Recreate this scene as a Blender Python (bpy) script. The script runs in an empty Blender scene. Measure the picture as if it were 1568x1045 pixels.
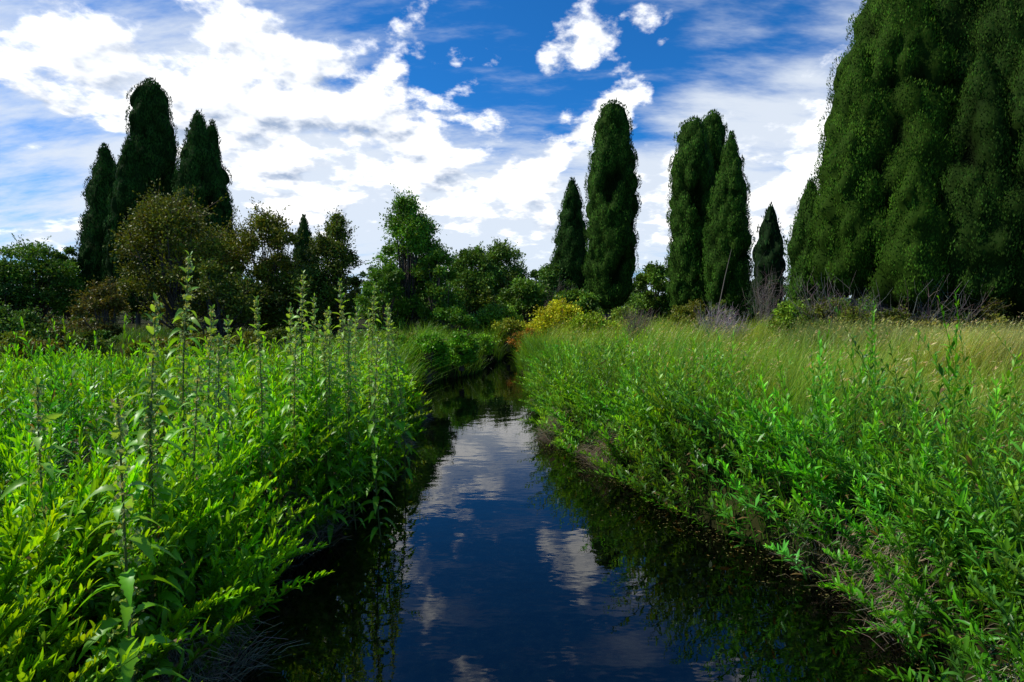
import bpy, math, numpy as np
from math import radians
rng=np.random.default_rng(11)
PITCH=math.atan(52/871.); CH=1.5
def ray(px,py):
    a=(px-784)/871.; b=(522.5-py)/871.
    c,s=math.cos(PITCH),math.sin(PITCH)
    return np.array([a, c+b*s, -s+b*c])
def W(px,py,d):
    r=ray(px,py); k=d/r[1]
    return r[0]*k, d, CH+r[2]*k
def nz(v): return v/np.maximum(np.linalg.norm(v,axis=-1,keepdims=True),1e-9)

# ---------- materials
def newmat(name):
    m=bpy.data.materials.new(name); m.use_nodes=True
    nt=m.node_tree; nt.nodes.clear()
    return m,nt,nt.nodes,nt.links
def leaf_mat(name,trans=.35,rough=.45,spec=.35,tint=(1.25,1.15,.6)):
    m,nt,N,Lk=newmat(name)
    o=N.new('ShaderNodeOutputMaterial'); at=N.new('ShaderNodeAttribute'); at.attribute_name='Col'
    p=N.new('ShaderNodeBsdfPrincipled'); p.inputs['Roughness'].default_value=rough
    p.inputs['Specular IOR Level'].default_value=spec
    Lk.new(at.outputs['Color'],p.inputs['Base Color'])
    t=N.new('ShaderNodeBsdfTranslucent'); v2=N.new('ShaderNodeVectorMath'); v2.operation='MULTIPLY'
    v2.inputs[1].default_value=tint; Lk.new(at.outputs['Color'],v2.inputs[0]); Lk.new(v2.outputs[0],t.inputs['Color'])
    mx=N.new('ShaderNodeMixShader'); mx.inputs[0].default_value=trans
    Lk.new(p.outputs[0],mx.inputs[1]); Lk.new(t.outputs[0],mx.inputs[2]); Lk.new(mx.outputs[0],o.inputs[0])
    return m
M_LEAF=leaf_mat('leaf',.40,.40,.35,(1.55,1.3,.4))
M_TREE=leaf_mat('tree_leaf',.22,.5,.2)
M_NEED=leaf_mat('needle',.04,.8,.05)
M_DRY=leaf_mat('dry_stem',.25,.7,.15,(1,1,1))
def bark():
    m,nt,N,Lk=newmat('bark'); o=N.new('ShaderNodeOutputMaterial'); p=N.new('ShaderNodeBsdfPrincipled')
    tc=N.new('ShaderNodeTexCoord'); mp=N.new('ShaderNodeMapping'); mp.inputs['Scale'].default_value=(12,12,2)
    no=N.new('ShaderNodeTexNoise'); no.inputs['Scale'].default_value=2; no.inputs['Detail'].default_value=5
    cr=N.new('ShaderNodeValToRGB'); cr.color_ramp.elements[0].color=(.02,.015,.01,1); cr.color_ramp.elements[1].color=(.13,.1,.075,1)
    Lk.new(tc.outputs['Object'],mp.inputs[0]); Lk.new(mp.outputs[0],no.inputs[0]); Lk.new(no.outputs['Fac'],cr.inputs[0])
    Lk.new(cr.outputs[0],p.inputs['Base Color']); p.inputs['Roughness'].default_value=.9
    Lk.new(p.outputs[0],o.inputs[0]); return m
M_BARK=bark()

# ---------- mesh builder
class B:
    def __init__(s): s.V=[];s.F=[];s.C=[];s.M=[];s.n=0
    def add(s,V,F,C,mi=0):
        V=V.reshape(-1,3); F=F.reshape(-1,4); s.V.append(V); s.F.append(F+s.n); s.C.append(C.reshape(-1,3)); s.M.append(np.full(len(F),mi)); s.n+=len(V)
    def build(s,name,mats,smooth=True):
        V=np.concatenate(s.V).astype(np.float32);F=np.concatenate(s.F).astype(np.int32);C=np.concatenate(s.C);Mi=np.concatenate(s.M).astype(np.int32)
        me=bpy.data.meshes.new(name); me.vertices.add(len(V)); me.vertices.foreach_set('co',V.ravel())
        me.loops.add(len(F)*4); me.loops.foreach_set('vertex_index',F.ravel())
        me.polygons.add(len(F)); me.polygons.foreach_set('loop_start',np.arange(len(F),dtype=np.int32)*4)
        try: me.polygons.foreach_set('loop_total',np.full(len(F),4,dtype=np.int32))
        except Exception: pass
        me.polygons.foreach_set('material_index',Mi)
        me.polygons.foreach_set('use_smooth',np.full(len(F),smooth))
        me.update(calc_edges=True)
        a=me.color_attributes.new('Col','FLOAT_COLOR','POINT')
        c4=np.ones((len(V),4),np.float32); c4[:,:3]=np.clip(C,0,1); a.data.foreach_set('color',c4.ravel())
        for m in mats: me.materials.append(m)
        ob=bpy.data.objects.new(name,me); bpy.context.scene.collection.objects.link(ob); return ob

def diamonds(b,P,D,L,Wd,col,mi=0,nrm=None,jit=.5):
    n=len(P); D=nz(D)
    R=rng.normal(size=(n,3)) if nrm is None else nz(nrm)+rng.normal(size=(n,3))*jit
    S=nz(np.cross(D,nz(R)))
    L=np.broadcast_to(L,(n,))[:,None]; Wd=np.broadcast_to(Wd,(n,))[:,None]
    m=P+D*L*.45; V=np.stack([P,m-S*Wd/2,P+D*L,m+S*Wd/2],1)
    F=np.arange(n*4).reshape(n,4); C=np.repeat(col[:,None,:],4,1)*np.array([.85,1,1.1,1])[None,:,None]
    b.add(V,F,C,mi)
def leaves(b,P,D,L,Wd,col,nseg=4,fold=.3,droop=.3,serr=0.,mi=0,cols=2):
    n=len(P); D=nz(D); U=np.tile([0,0,1.],(n,1))+rng.normal(size=(n,3))*.35
    S=nz(np.cross(D,U)); N=np.cross(S,D)
    s=np.linspace(0,1,nseg+1); w=np.sin(np.pi*np.clip(s,0,1)**.75)**.85; w[0]=.12; w[-1]=.02
    if serr>0:
        w=w*(1+serr*np.where(np.arange(nseg+1)%2==0,-1,1)); w[-1]=.02
    L=np.broadcast_to(L,(n,)); Wd=np.broadcast_to(Wd,(n,)); dr=np.broadcast_to(droop,(n,))
    c=P[:,None]+D[:,None]*(L[:,None]*s)[:,:,None]
    c[:,:,2]-=(dr*L)[:,None]*s[None]**2
    hw=(Wd[:,None]*w[None]/2)[:,:,None]
    if cols==2:
        V=np.stack([c-S[:,None]*hw+N[:,None]*hw*fold,c,c+S[:,None]*hw+N[:,None]*hw*fold],2)
    else: V=np.stack([c-S[:,None]*hw,c+S[:,None]*hw],2)
    k=V.shape[2]; base=(np.arange(n)*(nseg+1)*k)[:,None,None]
    i=np.arange(nseg)[None,:,None]*k; j=np.arange(k-1)[None,None,:]
    q=base+i+j; F=np.stack([q,q+1,q+1+k,q+k],-1)
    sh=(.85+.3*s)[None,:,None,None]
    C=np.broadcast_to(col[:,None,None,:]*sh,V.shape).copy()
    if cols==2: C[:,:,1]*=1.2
    b.add(V,F,C,mi)
def tubes(b,pts,rad,col,sides=4,mi=0):
    n,K,_=pts.shape; T=nz(np.gradient(pts,axis=1)); ref=np.array([.31,.95,.05])
    S=nz(np.cross(T,ref)); N=np.cross(S,T)
    a=np.arange(sides)/sides*2*np.pi
    V=pts[:,:,None]+rad[:,:,None,None]*(S[:,:,None]*np.cos(a)[None,None,:,None]+N[:,:,None]*np.sin(a)[None,None,:,None])
    base=(np.arange(n)*K*sides)[:,None,None]; i=np.arange(K-1)[None,:,None]*sides; j=np.arange(sides)[None,None]; j2=(j+1)%sides
    F=np.stack([base+i+j,base+i+j2,base+i+sides+j2,base+i+sides+j],-1)
    b.add(V,F,np.broadcast_to(col[:,None,None,:],V.shape).copy(),mi)
def blades(b,P,h,lean,bend,w,col,nseg=3,mi=0,tipc=None):
    n=len(P); s=np.linspace(0,1,nseg+1); h=np.broadcast_to(h,(n,)); bend=np.broadcast_to(bend,(n,)); w=np.broadcast_to(w,(n,))
    l=lean
    z=h[:,None]*(s-0.35*bend[:,None]*s**2.5)
    hz=(h*bend)[:,None]*s**1.8
    c=P[:,None]+np.stack([l[:,0,None]*hz,l[:,1,None]*hz,z],-1)
    a=rng.uniform(0,np.pi,n); S=np.stack([np.cos(a),np.sin(a)*.6,0*a],-1)
    hw=w[:,None]*(1-.92*s**1.5)[None]/2
    V=np.stack([c-S[:,None]*hw[:,:,None],c+S[:,None]*hw[:,:,None]],2)
    base=(np.arange(n)*(nseg+1)*2)[:,None]; i=np.arange(nseg)[None]*2; q=base+i
    F=np.stack([q,q+1,q+3,q+2],-1)
    if tipc is None: tipc=col*1.15
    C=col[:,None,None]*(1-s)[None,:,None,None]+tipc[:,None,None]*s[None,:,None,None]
    b.add(V,F,np.broadcast_to(C,V.shape).copy(),mi); return c[:,-1]
_h=rng.random((256,256))
def vn(x,y,sc=1.):
    x=np.asarray(x)*sc+100; y=np.asarray(y)*sc+100; xi=np.floor(x).astype(int); yi=np.floor(y).astype(int); fx=x-xi; fy=y-yi
    fx=fx*fx*(3-2*fx); fy=fy*fy*(3-2*fy); g=lambda a,c:_h[a%256,c%256]
    return (g(xi,yi)*(1-fx)+g(xi+1,yi)*fx)*(1-fy)+(g(xi,yi+1)*(1-fx)+g(xi+1,yi+1)*fx)*fy

# ---------- terrain
EY=[-6,1,2.27,3.0,3.4,4.1,5,6.2,7.7,10,11.5,13,15,16.5,19,20]
EL=[-.95,-1.1,-1.34,-1.36,-1.34,-1.28,-1.2,-1.32,-1.3,-1.75,-1.5,-.75,-.55,-.35,0.1,.3]
ER=[1.3,1.46,1.66,1.88,1.68,1.25,.88,.6,.48,.5,.42,.15,.25,.4,.5,.4]
def xl(y): return np.interp(y,EY,EL)+.13*(vn(y,y*0,1.7)-.5)*2
def xr(y): return np.interp(y,EY,ER)+.15*(vn(y,y*0+7,1.9)-.5)*2
def gz(x,y):
    s=np.minimum(x-xl(y),xr(y)-x)
    s=np.where(y>19,s-(y-19)*1.0,s)
    top=.34+.12*(vn(x,y,.8)-.5)+.05*(vn(x,y,3.)-.5)+.02*np.clip(np.abs(x)-6,0,30)*np.clip(1-np.abs(y)/80,0,1)
    k=np.clip((s+.20)/.34,0,1); k=k*k*(3-2*k)
    return top*(1-k)+(-.20+.05*(vn(x,y,5.)-.5))*k
xs=np.unique(np.round(np.concatenate([-np.geomspace(12,500,22),np.arange(-12,-3,.3),np.arange(-3,3,.06),np.arange(3,12,.3),np.geomspace(12,500,22)]),4))
ys=np.unique(np.round(np.concatenate([[-60,-30,-15,-8],np.arange(-6,0,.4),np.arange(0,20.5,.09),np.arange(20.5,30,.4),np.geomspace(30,900,25)]),4))
X,Y=np.meshgrid(xs,ys); Z=gz(X,Y)
b=B(); nx=len(xs); ny=len(ys); i,j=np.meshgrid(np.arange(nx-1),np.arange(ny-1)); q=j*nx+i
b.add(np.stack([X,Y,Z],-1),np.stack([q,q+1,q+1+nx,q+nx],-1),np.ones((nx*ny,3)))
m,nt,N,Lk=newmat('soil_and_streambed'); o=N.new('ShaderNodeOutputMaterial'); p=N.new('ShaderNodeBsdfPrincipled'); p.inputs['Roughness'].default_value=.9; p.inputs['Specular IOR Level'].default_value=.03
geo=N.new('ShaderNodeNewGeometry'); n1=N.new('ShaderNodeTexNoise'); n1.inputs['Scale'].default_value=1.3; n1.inputs['Detail'].default_value=8
n2=N.new('ShaderNodeTexNoise'); n2.inputs['Scale'].default_value=14; n2.inputs['Detail'].default_value=6; n2.inputs['Roughness'].default_value=.7
vo=N.new('ShaderNodeTexVoronoi'); vo.inputs['Scale'].default_value=38
for t in (n1,n2,vo): Lk.new(geo.outputs['Position'],t.inputs['Vector'])
c1=N.new('ShaderNodeValToRGB'); c1.color_ramp.elements[0].position=.35; c1.color_ramp.elements[0].color=(.012,.012,.005,1); c1.color_ramp.elements[1].position=.65; c1.color_ramp.elements[1].color=(.032,.036,.010,1)
Lk.new(n1.outputs['Fac'],c1.inputs[0])
c2=N.new('ShaderNodeValToRGB'); c2.color_ramp.elements[0].position=.40; c2.color_ramp.elements[0].color=(.05,.045,.02,1); c2.color_ramp.elements[1].position=.66; c2.color_ramp.elements[1].color=(.45,.37,.19,1)
Lk.new(n2.outputs['Fac'],c2.inputs[0])
mv=N.new('ShaderNodeMix'); mv.data_type='RGBA'; mv.blend_type='MULTIPLY'; mv.inputs[0].default_value=.8
bw=N.new('ShaderNodeRGBToBW'); Lk.new(vo.outputs['Color'],bw.inputs[0])
Lk.new(c2.outputs[0],mv.inputs[6]); Lk.new(bw.outputs[0],mv.inputs[7])
sx=N.new('ShaderNodeSeparateXYZ'); Lk.new(geo.outputs['Position'],sx.inputs[0])
mr=N.new('ShaderNodeMapRange'); mr.inputs['From Min'].default_value=-.08; mr.inputs['From Max'].default_value=.0; Lk.new(sx.outputs[2],mr.inputs[0])
mm=N.new('ShaderNodeMix'); mm.data_type='RGBA'; Lk.new(mr.outputs[0],mm.inputs[0]); Lk.new(mv.outputs[2],mm.inputs[6]); Lk.new(c1.outputs[0],mm.inputs[7])
Lk.new(mm.outputs[2],p.inputs['Base Color']); bp=N.new('ShaderNodeBump'); bp.inputs['Strength'].default_value=.6; bp.inputs['Distance'].default_value=.03
Lk.new(n2.outputs['Fac'],bp.inputs['Height']); Lk.new(bp.outputs[0],p.inputs['Normal']); Lk.new(p.outputs[0],o.inputs[0])
b.build('ground',[m])

# ---------- water
b=B(); V=np.array([[-3,-6,0],[3.5,-6,0],[3.5,20.5,0],[-3,20.5,0]],float); b.add(V,np.array([[0,1,2,3]]),np.ones((4,3)))
m,nt,N,Lk=newmat('stream_water'); o=N.new('ShaderNodeOutputMaterial'); geo=N.new('ShaderNodeNewGeometry')
mp=N.new('ShaderNodeMapping'); mp.inputs['Scale'].default_value=(1.2,2.2,1); Lk.new(geo.outputs['Position'],mp.inputs[0])
n1=N.new('ShaderNodeTexNoise'); n1.inputs['Scale'].default_value=2.6; n1.inputs['Detail'].default_value=3; Lk.new(mp.outputs[0],n1.inputs['Vector'])
sub=N.new('ShaderNodeVectorMath'); sub.operation='DISTANCE'; sub.inputs[1].default_value=(.40,2.6,0); Lk.new(geo.outputs['Position'],sub.inputs[0])
mu=N.new('ShaderNodeMath'); mu.operation='MULTIPLY'; mu.inputs[1].default_value=170; Lk.new(sub.outputs['Value'],mu.inputs[0])
si=N.new('ShaderNodeMath'); si.operation='SINE'; Lk.new(mu.outputs[0],si.inputs[0])
fa=N.new('ShaderNodeMapRange'); fa.inputs['From Min'].default_value=.02; fa.inputs['From Max'].default_value=.11; fa.inputs['To Min'].default_value=.03; fa.inputs['To Max'].default_value=0; Lk.new(sub.outputs['Value'],fa.inputs[0])
pr=N.new('ShaderNodeMath'); pr.operation='MULTIPLY_ADD'; Lk.new(si.outputs[0],pr.inputs[0]); Lk.new(fa.outputs[0],pr.inputs[1]); Lk.new(n1.outputs['Fac'],pr.inputs[2])
bp=N.new('ShaderNodeBump'); bp.inputs['Strength'].default_value=.24; bp.inputs['Distance'].default_value=.007; Lk.new(pr.outputs[0],bp.inputs['Height'])
fr=N.new('ShaderNodeFresnel'); fr.inputs['IOR'].default_value=1.64; Lk.new(bp.outputs[0],fr.inputs['Normal'])
tr=N.new('ShaderNodeBsdfTransparent'); tr.inputs['Color'].default_value=(.58,.52,.41,1)
gl=N.new('ShaderNodeBsdfGlossy'); gl.inputs['Roughness'].default_value=.008; Lk.new(bp.outputs[0],gl.inputs['Normal'])
mx=N.new('ShaderNodeMixShader'); Lk.new(fr.outputs[0],mx.inputs[0]); Lk.new(tr.outputs[0],mx.inputs[1]); Lk.new(gl.outputs[0],mx.inputs[2]); Lk.new(mx.outputs[0],o.inputs[0])
b.build('water',[m])

# ---------- herb plants
def cvar(n,base,v=.2,hue=.12):
    c=np.tile(np.array(base,float),(n,1)); c*=(1+rng.normal(size=(n,1))*v).clip(.45,1.7); c*=(1+rng.normal(size=(n,3))*hue).clip(.6,1.5); return c
def herbs(b,P,h,lean,nl,l0,base,nseg=3,cols=2,wr=.17):
    n=len(P)
    t=np.linspace(.06,1,nl)[None]**.85+rng.normal(size=(n,nl))*.012; t=t.clip(0,1)
    ln=np.linalg.norm(lean,axis=1)[:,None]
    cur=lambda t:P[:,None]+np.stack([lean[:,0,None]*h[:,None]*t**1.5,lean[:,1,None]*h[:,None]*t**1.5,h[:,None]*(t-.45*np.clip(ln-.1,0,1.2)*t**2)],-1)
    K=5; ts=np.tile(np.linspace(0,1,K),(n,1)); pts=cur(ts)
    pc=cvar(n,base,.22,.1)*(.6+.75*vn(P[:,0],P[:,1]+20,1.7))[:,None]
    pc[:,0]*=.65+.65*vn(P[:,0]+50,P[:,1],1.3); pc[:,2]*=.6+2.2*rng.random(n)**3
    tubes(b,pts,np.tile(np.linspace(.0035,.0012,K),(n,1)),pc*.6+np.array([.02,.01,0]),3)
    Pl=cur(t).reshape(-1,3)
    az=(np.arange(nl)*2.4)[None]+rng.uniform(0,6.28,(n,1))+rng.normal(size=(n,nl))*.3
    e0=rng.uniform(14,40,(n,1))
    el=np.radians(e0+(80-e0)*t**1.6+rng.normal(size=(n,nl))*11)
    D=np.stack([np.cos(az)*np.cos(el)+lean[:,0,None]*t*.7,np.sin(az)*np.cos(el)+lean[:,1,None]*t*.7,np.sin(el)],-1).reshape(-1,3)
    L=l0*rng.uniform(.75,1.25,(n,1))*(.65+.5*np.sin(np.pi*np.clip(t,0,1)**1.2)-.05*t)*rng.uniform(.7,1.25,(n,nl))
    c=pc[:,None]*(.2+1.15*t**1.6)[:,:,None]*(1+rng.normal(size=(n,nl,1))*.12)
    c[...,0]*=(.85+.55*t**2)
    dry=rng.random((n,nl))<(.16*(1-t)**2+.004); c[dry]=np.array([.2,.13,.05])
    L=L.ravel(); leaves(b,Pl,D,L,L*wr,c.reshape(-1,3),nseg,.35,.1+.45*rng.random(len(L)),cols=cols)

def scatter(n,x0,x1,y0,y1,f):
    x=rng.uniform(x0,x1,n); y=rng.uniform(y0,y1,n); k=f(x,y); x=x[k];y=y[k]; return np.stack([x,y,gz(x,y)],-1)
GL=(.165,.48,.005); GR=(.13,.39,.018)
DN=lambda P:np.interp(P[:,1],[0,3,6,9],[1.08,.92,.68,.42])
# left bank
b=B()
P=scatter(5600,-9,-.7,.75,9.5,lambda x,y:(x<xl(y)-.02)&(x>-1.02*y-.7)&((x*x+y*y)>1.0)&(vn(x,y,2.0)+.35*rng.random(len(x))>.38))
P2=scatter(4900,-1.9,-.3,.8,9,lambda x,y:(x<xl(y)+.05)&(x>xl(y)-.32)&((x*x+y*y)>1.0)&(vn(y,y*0-5,1.9)+.25*rng.random(len(x))<.95))
P3=scatter(420,-1.9,-.7,1.0,2.3,lambda x,y:(x<xl(y)+.03)&((x*x+y*y)>1.35))
nm=len(P); n3_=len(P3); P=np.concatenate([P,P2,P3])
dep=P[:,1]; edge=np.clip(1-(xl(dep)-P[:,0])/.45,0,1)
h=rng.uniform(.42,1.0,len(P))*(1-.3*edge)*(.5+.95*vn(P[:,0],P[:,1],1.5)); h*=DN(P); h[-n3_:]=rng.uniform(.45,.8,n3_)
lean=rng.normal(size=(len(P),2))*.12; lean[:,0]+=.03+.26*edge; lean[nm:,0]+=rng.uniform(-.2,.4,len(P)-nm); lean[nm:,1]-=.06
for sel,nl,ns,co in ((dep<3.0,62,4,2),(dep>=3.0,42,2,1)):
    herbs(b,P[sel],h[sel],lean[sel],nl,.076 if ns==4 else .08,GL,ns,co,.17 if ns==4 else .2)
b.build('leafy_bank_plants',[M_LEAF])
# right bank
b=B()
P=scatter(5000,.3,7.5,1.1,11,lambda x,y:(x>xr(y)+.02)&(x<xr(y)+.4+1.3*rng.random(len(x))+.08*y)&(x<1.05*y+.7)&~((y<1.6)&(x<1.3))&(vn(x,y,2.0)+.35*rng.random(len(x))>.40))
P2=scatter(9500,.1,2.8,1.2,11.5,lambda x,y:(x>xr(y)-.06)&(x<xr(y)+.3)&~((y<1.5)&(x<1.2))&(vn(y,y*0+5,1.9)+.3*rng.random(len(x))<.97))
nm=len(P); P=np.concatenate([P,P2])
dep=P[:,1]; edge=np.clip(1-(P[:,0]-xr(dep))/.5,0,1)
h=rng.uniform(.3,.95,len(P))*(1-.35*edge)*(.45+1.0*vn(P[:,0],P[:,1]+9,1.6)); h*=np.interp(dep,[0,5,9],[1.1,.95,.7])
lean=rng.normal(size=(len(P),2))*.16; lean[:,0]-=.32*edge; lean[nm:,0]-=rng.uniform(-.2,.5,len(P2)); lean[nm:,1]-=.08
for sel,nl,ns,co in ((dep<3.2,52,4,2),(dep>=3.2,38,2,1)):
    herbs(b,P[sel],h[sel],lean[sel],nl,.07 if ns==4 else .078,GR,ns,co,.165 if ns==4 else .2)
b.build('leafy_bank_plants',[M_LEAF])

# nettles
def nettle(px,py,d,lf=.115):
    x,y,zt=W(px,py,d); bx=x+rng.normal()*.05; by=d+rng.normal()*.05
    g=float(gz(np.array([bx]),np.array([by]))[0]); H=zt-g
    b=B(); K=10; t=np.linspace(0,1,K); a=rng.uniform(0,6.28); bow=.03*H
    cur=lambda t:np.stack([bx+(x-bx)*t+bow*np.sin(t*3)*np.cos(a),by+(d-by)*t+bow*np.sin(t*3)*np.sin(a),g+H*t],-1)
    tubes(b,cur(t)[None],(np.linspace(.0065,.002,K))[None],np.array([[.14,.19,.05]]),6)
    nd=int(H/.052); tt=np.linspace(.12,1,nd)**.85
    for k,u in enumerate(tt):
        rot=a+k*math.pi/2+rng.normal()*.2
        sc=np.interp(u,[0,.35,.7,.88,.96,1],[.8,1.05,.85,.6,.45,.3]); c0=cur(np.array([u]))[0]
        for e in (0,math.pi):
            r=rot+e; el=np.interp(u,[0,.8,1],[.15,.4,1.2])+rng.normal()*.12
            D=np.array([[math.cos(r)*math.cos(el),math.sin(r)*math.cos(el),math.sin(el)]]); L=lf*sc*rng.uniform(.85,1.15)
            pe=c0[None]+D*.02*sc
            tubes(b,np.stack([c0[None],pe],1),np.full((1,2),.0014),np.array([[.14,.24,.04]]),3)
            col=cvar(1,(.15,.38,.012) if u<.75 else (.23,.42,.06),.1,.06)
            leaves(b,pe,D,L,L*.33,col,14,.45,.8 if u<.85 else .25,.14)
            if u>.45:
                nf=12; ff=rng.random((nf,1)); q=c0[None]+D*ff*.045*sc; q[:,2]-=ff[:,0]*.035; q+=rng.normal(size=(nf,3))*.005
                diamonds(b,q,rng.normal(size=(nf,3))-np.array([0,0,1]),.015,.010,cvar(nf,(.32,.40,.15),.1))
    b.build('nettle_plant',[M_LEAF])
NT=[(180,610,1.45,.125),(240,463,2.05),(292,393,2.6),(325,475,2.8),(303,560,2.3),(390,460,3.1),(350,490,3.2),(465,420,3.8),(445,470,3.6),(482,455,4.0),(520,432,4.2),(548,470,4.4),(575,438,4.7),(592,470,4.8),(60,592,1.8),(500,480,3.9),(565,480,4.5),(535,490,4.0),(455,500,3.4),(225,620,2.0),(335,520,2.6)]
for k in range(12): NT.append((rng.uniform(430,605),rng.uniform(460,525),rng.uniform(3.5,5.2)))
for a in NT: nettle(*a)

# grasses
def grass(name,P,h,col,tip,wind=(.8,-.15),bend=(.15,.6),w=.006,nseg=3,heads=0,spread=.5,hcol=None):
    b=B(); n=len(P); l=nz(rng.normal(size=(n,2))*spread+np.array(wind)); 
    v=vn(P[:,0],P[:,1]+60,.9)*.6+.4*vn(P[:,0],P[:,1]+90,2.5); v2=vn(P[:,0]+30,P[:,1],.5)
    pv=(.35+1.2*v)[:,None]*np.stack([.7+.6*v2,np.ones(n),np.ones(n)],-1)
    c=cvar(n,col,.25)*pv; tc=cvar(n,tip,.25)*pv
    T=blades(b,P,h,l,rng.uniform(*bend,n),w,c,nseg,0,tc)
    if heads>0:
        k=rng.random(n)<heads; T=T[k]; n2=len(T); d=np.concatenate([l[k]*.6,np.full((n2,1),.5)],1)
        for _ in range(4):
            diamonds(b,T-nz(d)*rng.uniform(-.03,.10,(n2,1)),d+rng.normal(size=(n2,3))*.25,.05,.009,cvar(n2,np.array(hcol or tip)*1.1,.15))
    return b.build(name,[M_LEAF])
def tus(x,y,sc=1.3):
    return np.clip(vn(x,y,sc)*1.3-.15,0,1)*.7+.3*vn(x+5,y,3.3)
P=scatter(170000,.6,20,2.2,19,lambda x,y:(x>xr(y)+.4+.3*rng.random(len(x)))&(x<1.05*y+1.2)&(rng.random(len(x))<np.interp(y,[2,8,19],[1,1,.6]))&(tus(x,y)+.4*rng.random(len(x))>.42))
h=rng.uniform(.45,1.0,len(P))*(.22+1.0*tus(P[:,0],P[:,1]))
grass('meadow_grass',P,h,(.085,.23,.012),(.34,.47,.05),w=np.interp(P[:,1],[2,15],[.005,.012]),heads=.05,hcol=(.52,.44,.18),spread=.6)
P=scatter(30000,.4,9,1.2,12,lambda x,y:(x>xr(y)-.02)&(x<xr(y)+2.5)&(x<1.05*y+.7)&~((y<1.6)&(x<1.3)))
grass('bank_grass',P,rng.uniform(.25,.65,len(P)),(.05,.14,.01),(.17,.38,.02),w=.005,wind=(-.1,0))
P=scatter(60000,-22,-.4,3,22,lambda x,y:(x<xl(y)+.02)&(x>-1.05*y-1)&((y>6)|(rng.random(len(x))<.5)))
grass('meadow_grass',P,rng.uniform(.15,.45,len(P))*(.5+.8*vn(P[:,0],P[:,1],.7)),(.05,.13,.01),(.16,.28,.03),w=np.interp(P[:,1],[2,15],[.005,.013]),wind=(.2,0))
P=scatter(70000,-6,1.8,6.5,19,lambda x,y:(((x<xl(y)+.05)&(x>xl(y)-2.0))|((x>xr(y)-.05)&(x<xr(y)+.9)))&(vn(x,y+40,1.7)>.45))
lft=P[:,0]<xl(P[:,1])+.1
b=B(); n=len(P); l=nz(np.stack([np.where(lft,.6,-.6)+rng.normal(size=n)*1.0,rng.normal(size=n)*1.-.3],-1))
pv=(.35+1.2*vn(P[:,0],P[:,1]+60,1.8))[:,None]
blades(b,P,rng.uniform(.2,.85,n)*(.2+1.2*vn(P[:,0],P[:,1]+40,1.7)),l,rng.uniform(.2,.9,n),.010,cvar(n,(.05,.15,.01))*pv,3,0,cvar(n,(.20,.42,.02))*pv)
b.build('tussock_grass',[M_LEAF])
# straw overhanging the banks
b=B()
for side in (-1,1):
    n=9000; y=rng.uniform(1.3,9,n); cl=vn(y,y*0+side*5,1.9); k=cl+.16*rng.random(n)>.76; y=y[k]; n=len(y)
    e=np.where(side>0,xr(y),xl(y)); x=e+side*rng.uniform(-.08,.18,n); P=np.stack([x,y,gz(x,y)+.02],-1)
    l=nz(np.stack([-side+rng.normal(size=n)*.5,rng.normal(size=n)*.9],-1))
    s=np.linspace(0,1,4); L=rng.uniform(.08,.34,n)
    c=P[:,None]+np.stack([l[:,0,None]*L[:,None]*s*.8,l[:,1,None]*L[:,None]*s*.8,.12*np.sin(s*2.2)[None]-(P[:,2]*1.0)[:,None]*s**1.8*rng.uniform(.3,1,(n,1))],-1)
    tubes(b,c,np.tile(np.linspace(.0020,.0007,4),(n,1)),cvar(n,(.36,.30,.20),.5),3)
b.build('dry_straw',[M_DRY])
n=1500; y=rng.uniform(2,7,n); x=xr(y)-.02-np.abs(rng.normal(size=n))*.3*vn(y*2,y*0,1.); P=np.stack([x,y,np.full(n,.006)],-1)
b=B(); D=np.stack([rng.normal(size=n),rng.normal(size=n),0*y],-1); D=nz(D); S=np.stack([-D[:,1],D[:,0],0*y],-1); L=rng.uniform(.005,.024,(n,1)); 
V=np.stack([P,P+D*L*.5-S*L*.2,P+D*L,P+D*L*.5+S*L*.2],1); V[...,2]+=rng.random((n,1))*.003
b.add(V,np.arange(4*n).reshape(n,4),np.repeat(cvar(n,(.14,.13,.04),.4)[:,None],4,1)); b.build('floating_leaf_litter',[M_DRY])

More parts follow.
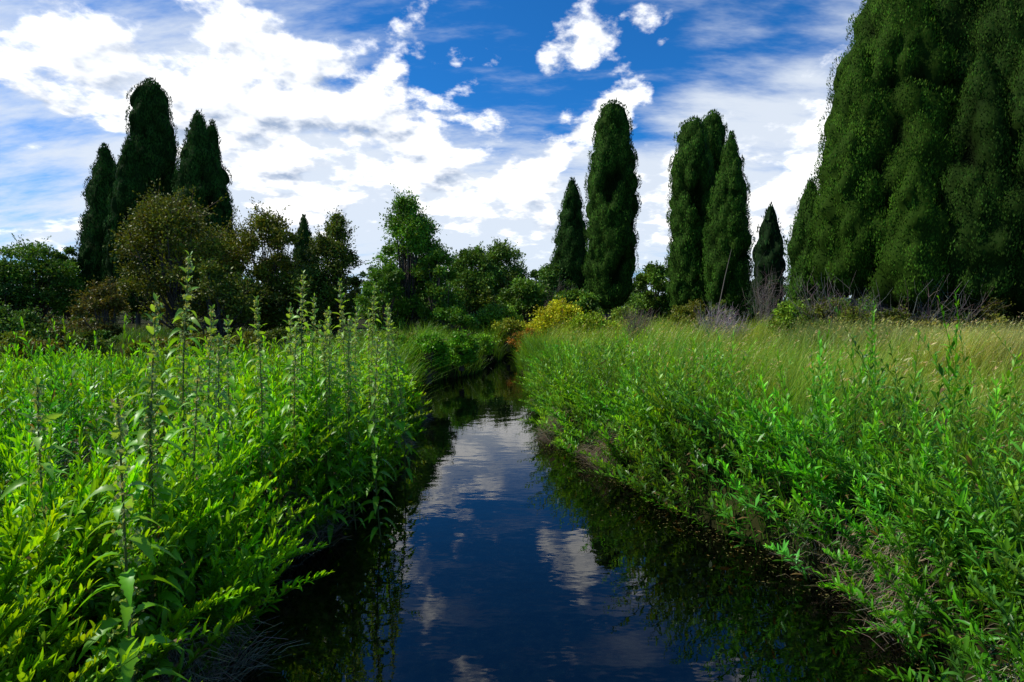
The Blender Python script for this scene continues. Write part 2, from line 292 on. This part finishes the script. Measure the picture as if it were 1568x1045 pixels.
# ---------- junipers
PR0=[(0,.62),(.06,.85),(.2,1),(.45,.97),(.65,.83),(.82,.6),(.93,.36),(.98,.18),(1,.03)]
def column(b,x,y,zb,zt,R,prof=PR0,spr=.13,dens=1.,col=(.022,.06,.012),lump=.32,dk=.3):
    H=zt-zb; pt=np.array(prof); r=lambda t:R*np.interp(t,pt[:,0],pt[:,1])
    A=2*np.pi*R*.8*H; K=int(A/(lump*lump*1.1))
    tk=rng.random(K); ak=rng.uniform(0,2*np.pi,K); rk=r(tk); C=np.stack([rk*np.cos(ak),rk*np.sin(ak),tk*H*.62],-1); amp=rng.uniform(.4,1.6,K)
    cb=rng.uniform(.7,1.3,K)
    big=lambda a,t:1+.05*np.sin(a*3+t*5+x)+.035*np.sin(a*5-t*9+y)
    def surf(a,t):
        rr=r(t); Q=np.stack([rr*np.cos(a),rr*np.sin(a),t*H*.62],-1); best=np.empty(len(a)); am=np.empty(len(a),int)
        for s in range(0,len(a),6000):
            q_=Q[s:s+6000].astype(np.float32); c_=C.astype(np.float32)
            d=(q_**2).sum(1)[:,None]+(c_**2).sum(1)[None]-2*q_@c_.T; m=d.argmin(1); best[s:s+6000]=np.sqrt(np.maximum(d[np.arange(len(m)),m],0)); am[s:s+6000]=m
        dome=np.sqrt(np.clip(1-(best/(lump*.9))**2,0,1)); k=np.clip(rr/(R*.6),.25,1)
        disp=(dome*amp[am]-.6)*lump*.75*k
        rr=np.maximum(rr*big(a,t)+disp,.02)
        dv=(Q-C[am])/lump
        return np.stack([x+rr*np.cos(a),y+rr*np.sin(a),zb+t*H+dome*lump*.3],-1),dome,cb[am],dv
    na,nt_=48,max(16,int(H*6)); aa,tt=np.meshgrid(np.linspace(0,2*np.pi,na),np.linspace(0,1,nt_)); V,dm,_,_=surf(aa.ravel(),tt.ravel()*.98)
    ax=np.stack([np.full(na*nt_,x),np.full(na*nt_,y),V[:,2]],-1); dr=nz(V-ax); V=V-dr*np.minimum(.12,np.linalg.norm(V-ax,axis=1)*.15)[:,None]
    i,j=np.meshgrid(np.arange(na-1),np.arange(nt_-1)); q=j*na+i
    b.add(V,np.stack([q,q+1,q+1+na,q+na],-1),np.array(col)[None]*(.15+.3*dm)[:,None],0)  # core colour has the crevice shade between lumps painted in
    n=int(A*dens*3.4/(spr*spr)); t=rng.random(int(n*1.6)); t=t[rng.random(len(t))<np.interp(t,pt[:,0],pt[:,1])+.12][:n]; n=len(t); a=rng.uniform(0,2*np.pi,n)
    P,dome,cc,dv=surf(a,t); out=np.stack([np.cos(a),np.sin(a),0*a],-1)
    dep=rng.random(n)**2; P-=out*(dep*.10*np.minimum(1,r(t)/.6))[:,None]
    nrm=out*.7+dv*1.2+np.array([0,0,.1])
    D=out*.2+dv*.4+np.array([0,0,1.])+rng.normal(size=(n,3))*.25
    c=np.array(col)[None]*(cc*(dk-.05+1.0*dome)*(1-.35*dep))[:,None]*(1+rng.normal(size=(n,3))*.10)  # crevice and inner shade painted into sprig colour; lump tops paler as new growth
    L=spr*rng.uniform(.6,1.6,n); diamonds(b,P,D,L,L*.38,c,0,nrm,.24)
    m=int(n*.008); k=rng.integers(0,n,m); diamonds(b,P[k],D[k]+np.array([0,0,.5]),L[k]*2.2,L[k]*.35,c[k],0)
def trunk(b,x,y,z0,z1,r,lean=.1):
    t=np.linspace(0,1,8); p=np.stack([x+lean*np.sin(t*3),y+lean*np.cos(t*2)*.5,z0-.1+(z1-z0+.1)*t],-1)[None]; tubes(b,p,(r*(1.25-t))[None],np.ones((1,3))*.1,8,1)
def juniper(cols,d,**kw):
    b=B()
    for (px,ptop,pbot,hw,prof,dd) in cols:
        x,y,zt=W(px,ptop,d+dd); _,_,zb=W(px,pbot,d+dd); R=hw/871*(d+dd)
        g=float(gz(np.array([x]),np.array([y]))[0]); zb=max(zb,g+.1)
        column(b,x,y,zb,zt,R,prof or PR0,**kw); trunk(b,x,y,g,zb+(zt-zb)*.5,max(.06,R*.09))
    b.build('juniper_tree',[M_NEED,M_BARK])
PRB=[(0,.35),(.04,.7),(.1,.9),(.3,1),(.6,.93),(.8,.78),(.92,.6),(.97,.4),(1,.08)]
PRP=[(0,.4),(.04,.75),(.1,.97),(.3,.97),(.5,.82),(.7,.6),(.85,.38),(.95,.18),(1,.03)]
PRA=[(0,.3),(.03,.6),(.07,.85),(.15,1),(.3,.93),(.5,.8),(.7,.6),(.85,.42),(.95,.2),(1,.03)]
G1=(.046,.110,.011); G2=(.032,.082,.012)
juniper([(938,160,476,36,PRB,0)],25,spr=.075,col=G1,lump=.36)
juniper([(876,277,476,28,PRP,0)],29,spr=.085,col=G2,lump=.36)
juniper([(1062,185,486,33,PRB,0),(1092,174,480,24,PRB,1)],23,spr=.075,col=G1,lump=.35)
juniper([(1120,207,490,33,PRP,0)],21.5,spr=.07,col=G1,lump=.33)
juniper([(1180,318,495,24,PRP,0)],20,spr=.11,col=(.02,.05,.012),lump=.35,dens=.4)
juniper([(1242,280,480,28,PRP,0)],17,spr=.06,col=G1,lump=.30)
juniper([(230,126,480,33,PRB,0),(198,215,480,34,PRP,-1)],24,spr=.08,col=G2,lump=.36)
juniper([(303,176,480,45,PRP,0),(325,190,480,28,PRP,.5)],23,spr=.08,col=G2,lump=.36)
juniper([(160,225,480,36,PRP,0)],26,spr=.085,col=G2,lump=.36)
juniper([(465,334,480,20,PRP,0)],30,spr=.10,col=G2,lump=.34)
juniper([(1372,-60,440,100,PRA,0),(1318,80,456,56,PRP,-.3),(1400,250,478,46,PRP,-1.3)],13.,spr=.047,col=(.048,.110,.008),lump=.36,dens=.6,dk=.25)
juniper([(1486,-270,455,96,PRB,.2),(1560,-330,468,85,PRB,-.5),(1650,-260,474,110,PRB,-.6),(1500,90,482,60,PRP,-1.3),(1590,40,492,70,PRP,-1.6)],13.,spr=.047,col=(.032,.075,.008),lump=.36,dens=.6,dk=.22)  # right-hand columns: shaded side of the big tree painted as a darker green

# ---------- broadleaf trees and shrubs
def twigs(b,x,y,z,h,r,n,col,rad=.008,mi=0,sub=4):
    a=rng.uniform(0,6.28,n); rr=r*np.sqrt(rng.random(n)); K=5; t=np.linspace(0,1,K); hh=h*rng.uniform(.55,1,n)
    end=np.stack([x+rr*np.cos(a),y+rr*np.sin(a),z+hh],-1); st=np.stack([x+rr*np.cos(a)*.2,y+rr*np.sin(a)*.2,np.full(n,z)],-1)
    pts=st[:,None]+(end-st)[:,None]*t[None,:,None]; pts[:,1:-1]+=rng.normal(size=(n,K-2,3))*h*.03; pts[:,:,2]+=(np.sin(t*np.pi)*h*.06)[None]
    tubes(b,pts,np.tile(np.linspace(rad,rad*.3,K),(n,1)),cvar(n,col,.2),3,mi)
    for _ in range(sub):
        u=rng.integers(1,K-1,n); s=pts[np.arange(n),u]; d=nz(rng.normal(size=(n,3))+np.array([0,0,.9]))*h*rng.uniform(.12,.35,(n,1))
        p2=np.stack([s,s+d*.5+rng.normal(size=(n,3))*.02*h,s+d],1); tubes(b,p2,np.tile(np.array([.55,.4,.2])*rad,(n,1)),cvar(n,col,.2),3,mi)
BR=1.6
def tree(name,px,ptop,pbot,hw,d,base,n=26,per=420,leaf=.09,tw=0,b=None,crad=.30):
    own=b is None
    if own: b=B()
    base=np.array(base)*BR*np.array([1.12,1,.6])
    x,y,zt=W(px,ptop,d); _,_,zb=W(px,pbot,d); R=hw/871*d; g=float(gz(np.array([x]),np.array([y]))[0])
    if g<.15: 
        if own: g=.3
        else: return
    zb=max(zb,g); H=zt-zb
    n=int(n*1.3); per=int(per*.85)
    t=rng.random(n)**.85; pr=np.sin(np.pi*np.clip(t*.82+.13,0,1))**.6
    cr=np.minimum(R*crad,H*.22)*rng.uniform(.5,1.25,n)
    a=rng.uniform(0,6.28,n); rr=np.maximum(R*pr-cr*.5,0)*rng.random(n)**.4
    C=np.stack([x+rr*np.cos(a),y+rr*np.sin(a),zb+cr*.6+t*(H-cr*1.4)],-1)
    tone=rng.uniform(.6,1.4,n)
    k=np.repeat(np.arange(n),per); m=len(k); u=nz(rng.normal(size=(m,3))); rad=cr[k]*rng.random(m)**.45*(1+.4*rng.normal(size=m)*.6)
    Pp=C[k]+u*rad[:,None]*np.array([1,1,.75]); 
    ok=Pp[:,2]>g+.05; Pp=Pp[ok];u=u[ok];k=k[ok]; m=len(k)
    col=cvar(m,base,.22,.1)*tone[k][:,None]
    L=leaf*rng.uniform(.6,1.4,m); diamonds(b,Pp,u*.6+rng.normal(size=(m,3))*.6+np.array([0,0,.1]),L,L*.6,col,0,u+np.array([0,0,.3]),.7)
    K=5; tt=np.linspace(0,1,K); st=np.stack([x+(C[:,0]-x)*.12,y+(C[:,1]-y)*.12,g+(C[:,2]-g)*.25],-1)
    pts=st[:,None]+(C-st)[:,None]*tt[None,:,None]; pts[:,1:-1]+=rng.normal(size=(n,K-2,3))*.04*R; r0=.015+.009*R
    tubes(b,pts,np.tile(np.linspace(r0*1.3,r0*.35,K),(n,1)),np.ones((n,3))*.1,4,1)
    trunk(b,x,y,g,zb+H*.6,.04+.025*R,.05*R)
    if tw: 
        kk=rng.integers(0,n,tw); s=C[kk]; dd=nz(rng.normal(size=(tw,3))+np.array([0,0,.8]))*cr[kk][:,None]*rng.uniform(.9,1.9,(tw,1))
        tubes(b,np.stack([s,s+dd*.5+rng.normal(size=(tw,3))*.03,s+dd],1),np.tile([.012,.008,.003],(tw,1)),cvar(tw,(.09,.06,.04)),3,2)
        for f in (.5,.65,.8,.9,1.):
            q=s+dd*f; m=len(q)
            for _ in range(3): diamonds(b,q+rng.normal(size=(m,3))*.05,dd+rng.normal(size=(m,3))*.3,leaf,leaf*.5,cvar(m,base,.2))
    if own: return b.build(name,[M_TREE,M_BARK,M_DRY])
OL=(.085,.108,.012); GN=(.055,.125,.014); DG=(.038,.09,.015)
tree('olive_shrub',270,296,520,90,17,OL,46,520,.075,tw=260)
tree('olive_shrub',405,318,515,62,18,(.09,.112,.012),40,520,.075,tw=240)
tree('olive_shrub',330,400,520,80,16,(.06,.09,.012),26,420,.08,tw=60)
tree('broadleaf_shrub',508,328,505,42,18.5,(.06,.095,.016),38,420,.075,tw=200,crad=.36)
tree('broadleaf_shrub',455,400,515,60,17.5,(.055,.095,.014),26,420,.08,tw=60)
tree('broadleaf_shrub',158,435,520,42,15,(.08,.08,.018),22,260,.07,tw=150)
tree('broadleaf_shrub',50,368,490,62,23,GN,34,420,.10,tw=60)
tree('broadleaf_shrub',0,395,500,55,22,DG,30,420,.10)
tree('broadleaf_shrub',100,378,480,32,25,GN,20,420,.1)
tree('birch_tree',622,300,500,50,18,(.072,.175,.018),52,380,.075,tw=280,crad=.33)
tree('birch_tree',650,330,500,42,18.6,(.062,.155,.018),30,380,.075,tw=120,crad=.34)
tree('broadleaf_shrub',672,375,510,36,17.5,GN,26,420,.08,tw=50)
tree('broadleaf_shrub',590,400,510,42,17,(.055,.135,.014),22,420,.08)
tree('broadleaf_tree',722,378,480,50,30,(.055,.12,.018),40,420,.12,tw=60)
tree('broadleaf_tree',770,370,480,45,32,(.06,.12,.018),36,420,.12,tw=60)
tree('broadleaf_shrub',835,402,480,40,27,DG,30,420,.11)
tree('broadleaf_shrub',800,425,490,40,23,GN,26,420,.1)
tree('broadleaf_shrub',880,440,500,40,21,GN,24,420,.1)
tree('broadleaf_shrub',1003,405,480,34,27,(.06,.135,.02),28,420,.11,tw=80)
tree('broadleaf_shrub',760,462,520,42,18,(.08,.17,.018),26,420,.07)
tree('broadleaf_shrub',690,468,520,45,17,(.055,.14,.014),24,420,.07)
tree('yellow_leaved_shrub',850,460,530,50,16.5,(.27,.30,.012),34,420,.06,tw=120)
tree('yellow_leaved_shrub',905,480,535,45,15.5,(.15,.24,.012),26,420,.06,tw=60)
tree('orange_leaved_shrub',806,503,556,26,15.6,(.22,.11,.02),20,220,.05,tw=50)
tree('broadleaf_shrub',778,486,530,34,16.6,(.14,.18,.015),20,300,.06)
tree('broadleaf_shrub',1215,462,520,38,13.5,(.10,.19,.02),26,380,.06,tw=40)
tree('broadleaf_shrub',960,470,520,36,18,(.09,.15,.02),22,380,.07)
tree('broadleaf_shrub',20,470,560,60,12,(.05,.11,.018),26,420,.065,tw=60)
tree('broadleaf_shrub',85,492,560,50,12.5,(.085,.09,.02),24,300,.06,tw=100)
tree('broadleaf_shrub',655,512,590,34,9.6,(.08,.22,.01),22,420,.045,tw=60)
tree('broadleaf_shrub',706,508,580,30,11.6,(.07,.19,.01),20,420,.05,tw=60)
tree('broadleaf_shrub',738,512,566,22,14.2,(.09,.21,.01),16,380,.05,tw=40)
tree('broadleaf_shrub',612,515,580,34,9.8,(.06,.15,.012),18,380,.05,tw=40)
b=B()
for k in range(36):
    px=rng.uniform(-60,690); d=rng.uniform(9,16); tree('',px,rng.uniform(498,525),570,rng.uniform(25,45),d,(rng.uniform(.05,.1),rng.uniform(.09,.14),.014),9,300,.05,b=b)
for k in range(18):
    px=rng.uniform(930,1500); d=rng.uniform(16,22); tree('',px,rng.uniform(455,478),520,rng.uniform(20,40),d,(rng.uniform(.05,.1),rng.uniform(.09,.14),.014),9,300,.07,b=b)
for k in range(44):
    px=-300+k*45+rng.normal()*12; d=rng.uniform(23,34); tree('',px,rng.uniform(432,458),500,rng.uniform(28,42),d,(rng.uniform(.04,.065),rng.uniform(.09,.13),.014),9,260,.12,b=b)
for k in range(30):
    px=1240+k*15; d=rng.uniform(10.8,13); tree('',px,rng.uniform(458,484),535,rng.uniform(30,48),d,(rng.uniform(.04,.07),rng.uniform(.065,.10),.012),8,260,.05,tw=30,b=b)
b.build('low_shrubs',[M_TREE,M_BARK,M_DRY])
b=B()
for k in range(80):
    px=-500+k*33+rng.normal()*10; d=rng.uniform(42,75); tree('',px,rng.uniform(405,435),478,rng.uniform(24,46),d,(rng.uniform(.03,.055),rng.uniform(.075,.11),.02),12,180,.26,b=b)
b.build('distant_trees',[M_TREE,M_BARK,M_DRY])
for (px,pt,d,r,col,n) in [(1098,462,13,.55,(.30,.25,.25),110),(975,470,14.5,.5,(.16,.13,.10),110),(1130,478,13.5,.4,(.28,.24,.22),60)]:
    b=B(); x,y,zt=W(px,pt,d); g=float(gz(np.array([x]),np.array([y]))[0]); twigs(b,x,y,g,zt-g,r,n,col,.006); b.build('dead_shrub',[M_DRY])
b=B()
for px,pt,d,r,n in [(1290,415,12.3,1.2,60),(1370,420,11.6,1.3,60),(1440,430,11.3,1.0,40),(1170,400,19,.8,50),(860,430,24,.8,40)]:
    x,y,zt=W(px,pt,d); g=float(gz(np.array([x]),np.array([y]))[0]); twigs(b,x,y,g,(zt-g),r,n,(.20,.175,.15),.006)
x,y,zt=W(1120,382,15); g=.4; x0=W(1095,470,15)[0]
tubes(b,np.array([[[x0,15,g],[x0+.1,15,1.5],[x-.15,15,2.3],[x,15,zt]]]),np.array([[.018,.014,.010,.004]]),np.array([[.2,.17,.14]]),5)
b.build('dead_branches',[M_DRY])
P=[]
for px,d in [(1345,10.5),(1300,11.),(1390,10.),(1450,9.4),(1530,8.8),(1268,11.4),(1600,8.6),(1490,9.8)]:
    x,y,_=W(px,500,d); n=1700; q=np.stack([x+rng.normal(size=n)*.5,y+rng.normal(size=n)*.45],-1); P.append(np.stack([q[:,0],q[:,1],gz(q[:,0],q[:,1])],-1))
P=np.concatenate(P); grass('straw_tussock',P,rng.uniform(.5,1.05,len(P)),(.16,.24,.04),(.54,.50,.18),wind=(.4,-.2),w=.009,heads=.06)

# ---------- sun
az,el=radians(-86),radians(50)
sv=np.array([math.sin(az)*math.cos(el),math.cos(az)*math.cos(el),math.sin(el)])
L=bpy.data.lights.new('sun','SUN'); L.energy=5; L.angle=radians(.5); L.color=(1,.96,.86)
so=bpy.data.objects.new('sun',L); bpy.context.scene.collection.objects.link(so)
from mathutils import Vector
so.rotation_euler=Vector(sv).to_track_quat('Z','Y').to_euler()
# ---------- world
w=bpy.data.worlds.new('World'); bpy.context.scene.world=w; w.use_nodes=True; nt=w.node_tree; N=nt.nodes; Lk=nt.links; N.clear()
w.cycles.sampling_method='NONE'
def inp(s,v):
    if v is None: return
    if isinstance(v,bpy.types.NodeSocket): Lk.new(v,s)
    else: s.default_value=v
def Mt(op,a,b_=None,c=None,clamp=False):
    n=N.new('ShaderNodeMath'); n.operation=op; n.use_clamp=clamp; inp(n.inputs[0],a); inp(n.inputs[1],b_); inp(n.inputs[2],c); return n.outputs[0]
def Vm(op,a,b_=None,sc=None):
    n=N.new('ShaderNodeVectorMath'); n.operation=op; inp(n.inputs[0],a); inp(n.inputs[1],b_); 
    if sc is not None: inp(n.inputs['Scale'],sc)
    return n.outputs[0]
def Ns(v,scale,detail,rough,dist=0,lac=2.):
    n=N.new('ShaderNodeTexNoise'); inp(n.inputs['Vector'],v); n.inputs['Scale'].default_value=scale; n.inputs['Detail'].default_value=detail; n.inputs['Roughness'].default_value=rough; n.inputs['Distortion'].default_value=dist; n.inputs['Lacunarity'].default_value=lac; return n
def SS(v,a,b_,lo=0.,hi=1.):
    n=N.new('ShaderNodeMapRange'); n.interpolation_type='SMOOTHSTEP'; inp(n.inputs[0],v); n.inputs[1].default_value=a; n.inputs[2].default_value=b_; n.inputs[3].default_value=lo; n.inputs[4].default_value=hi; return n.outputs[0]
tc=N.new('ShaderNodeTexCoord'); D=tc.outputs['Generated']; sp=N.new('ShaderNodeSeparateXYZ'); Lk.new(D,sp.inputs[0])
A=Mt('ARCTAN2',sp.outputs[0],sp.outputs[1]); E=Mt('ARCSINE',sp.outputs[2])
cb=N.new('ShaderNodeCombineXYZ'); Lk.new(A,cb.inputs[0]); Lk.new(E,cb.inputs[1])
wn=Ns(D,6,2,.6); off=Vm('SCALE',Vm('SUBTRACT',wn.outputs['Color'],(.5,.5,.5)),None,.12)
P2=Vm('ADD',cb.outputs[0],off)
def blob(px,py,rx,ry,rot,wt,prev):
    r=ray(px,py); r=r/np.linalg.norm(r); mp=N.new('ShaderNodeMapping'); mp.vector_type='TEXTURE'
    mp.inputs[1].default_value=(math.atan2(r[0],r[1]),math.asin(r[2]),0); mp.inputs[2].default_value=(0,0,radians(rot)); mp.inputs[3].default_value=(rx/871,ry/871,1)
    Lk.new(P2,mp.inputs[0]); g=N.new('ShaderNodeTexGradient'); g.gradient_type='SPHERICAL'; Lk.new(mp.outputs[0],g.inputs[0])
    return Mt('MULTIPLY_ADD',g.outputs['Fac'],wt,prev)
mask=Mt('MULTIPLY',0.,0.)
for a in [(130,70,430,120,-8,.55),(490,120,300,110,-28,.50),(660,170,150,90,-35,.44),(640,80,110,60,-20,.30),(430,255,200,80,-20,.42),(610,270,130,60,-30,.40),(30,180,110,50,0,.42),
          (892,64,82,60,0,.80),(978,18,34,32,0,.5),(1023,62,28,20,0,.45),(690,85,34,24,0,.4),(850,230,190,55,38,.58),(930,160,75,48,20,.42),(780,250,110,50,10,.34),
          (825,350,80,60,0,.5),(1050,300,190,70,-15,.46),(1230,290,150,120,0,.54),(1180,210,110,60,20,.32),(60,350,180,40,0,.42),(480,320,200,60,-10,.30),
          (1200,10,230,50,10,.2),(700,300,150,45,-25,.34),(1000,370,200,50,0,.3),
          (100,205,120,36,-10,-.3),(1090,80,180,90,0,-.3),(770,90,60,110,10,-.35)]: mask=blob(*a,mask)
def proj(v):
    s=N.new('ShaderNodeSeparateXYZ'); Lk.new(v,s.inputs[0]); k=Mt('DIVIDE',1.,Mt('ADD',Mt('MAXIMUM',s.outputs[2],0.),.32)); return Vm('SCALE',v,None,k)
q=proj(D); q2=proj(Vm('ADD',D,tuple(sv*.03)))
n1=Ns(q,5.0,8,.58).outputs['Fac']; n2=Ns(q2,5.0,4,.58).outputs['Fac']
dens=Mt('ADD',Mt('MULTIPLY_ADD',n1,2.3,-.75),mask); alpha=SS(dens,.64,.92)
mp=N.new('ShaderNodeMapping'); Lk.new(q,mp.inputs[0]); mp.inputs[2].default_value=(0,0,radians(35)); mp.inputs[3].default_value=(1.0,2.8,1.4)
n3=Ns(mp.outputs[0],2.2,6,.62).outputs['Fac']
cov=Mt('MULTIPLY',0.,0.)
for a in [(1220,130,330,150,20,.40),(1130,330,420,170,0,.6),(330,200,620,300,-15,.46),(650,320,450,130,0,.45)]: cov=blob(*a,cov)
hz=SS(E,.0,.34,.30,0.)
veil=SS(Mt('ADD',Mt('ADD',Mt('MULTIPLY_ADD',n3,1.5,-.28),cov),hz),.45,1.05); veil=Mt('MULTIPLY',veil,.9)
nis=N.new('ShaderNodeTexSky'); nis.sky_type='NISHITA'; nis.sun_disc=False; nis.sun_elevation=el; nis.sun_rotation=az; nis.altitude=1500; nis.dust_density=.6; nis.ozone_density=2.5
tint=Vm('MULTIPLY',nis.outputs[0],(.14,.74,1.3))
b1=N.new('ShaderNodeBackground'); b1.inputs[1].default_value=.12; Lk.new(tint,b1.inputs[0])
b2=N.new('ShaderNodeBackground'); b2.inputs[0].default_value=(.84,.91,1,1); b2.inputs[1].default_value=.97
lit=Mt('MULTIPLY_ADD',Mt('SUBTRACT',n1,n2),5.,.80,clamp=True)
thick=SS(dens,.95,1.5,1.,.68); lit2=Mt('MULTIPLY',lit,thick)
cm=N.new('ShaderNodeMix'); cm.data_type='RGBA'; Lk.new(lit2,cm.inputs[0]); cm.inputs[6].default_value=(.38,.48,.66,1); cm.inputs[7].default_value=(1.35,1.35,1.35,1)
b3=N.new('ShaderNodeBackground'); Lk.new(cm.outputs[2],b3.inputs[0]); b3.inputs[1].default_value=1.
x1=N.new('ShaderNodeMixShader'); Lk.new(veil,x1.inputs[0]); Lk.new(b1.outputs[0],x1.inputs[1]); Lk.new(b2.outputs[0],x1.inputs[2])
x2=N.new('ShaderNodeMixShader'); Lk.new(alpha,x2.inputs[0]); Lk.new(x1.outputs[0],x2.inputs[1]); Lk.new(b3.outputs[0],x2.inputs[2])
o=N.new('ShaderNodeOutputWorld'); Lk.new(x2.outputs[0],o.inputs[0])
# ---------- camera
c=bpy.data.cameras.new('camera'); c.lens=20; c.sensor_width=36; c.clip_end=3000; c.clip_start=.05
co=bpy.data.objects.new('camera',c); co.location=(0,0,CH); co.rotation_euler=(radians(90)-PITCH,0,0); bpy.context.scene.collection.objects.link(co)
s=bpy.context.scene; s.camera=co; s.view_settings.view_transform='Standard'; s.view_settings.look='None'; s.view_settings.exposure=0
print('VERTS',sum(len(o.data.vertices) for o in bpy.data.objects if o.type=='MESH'))
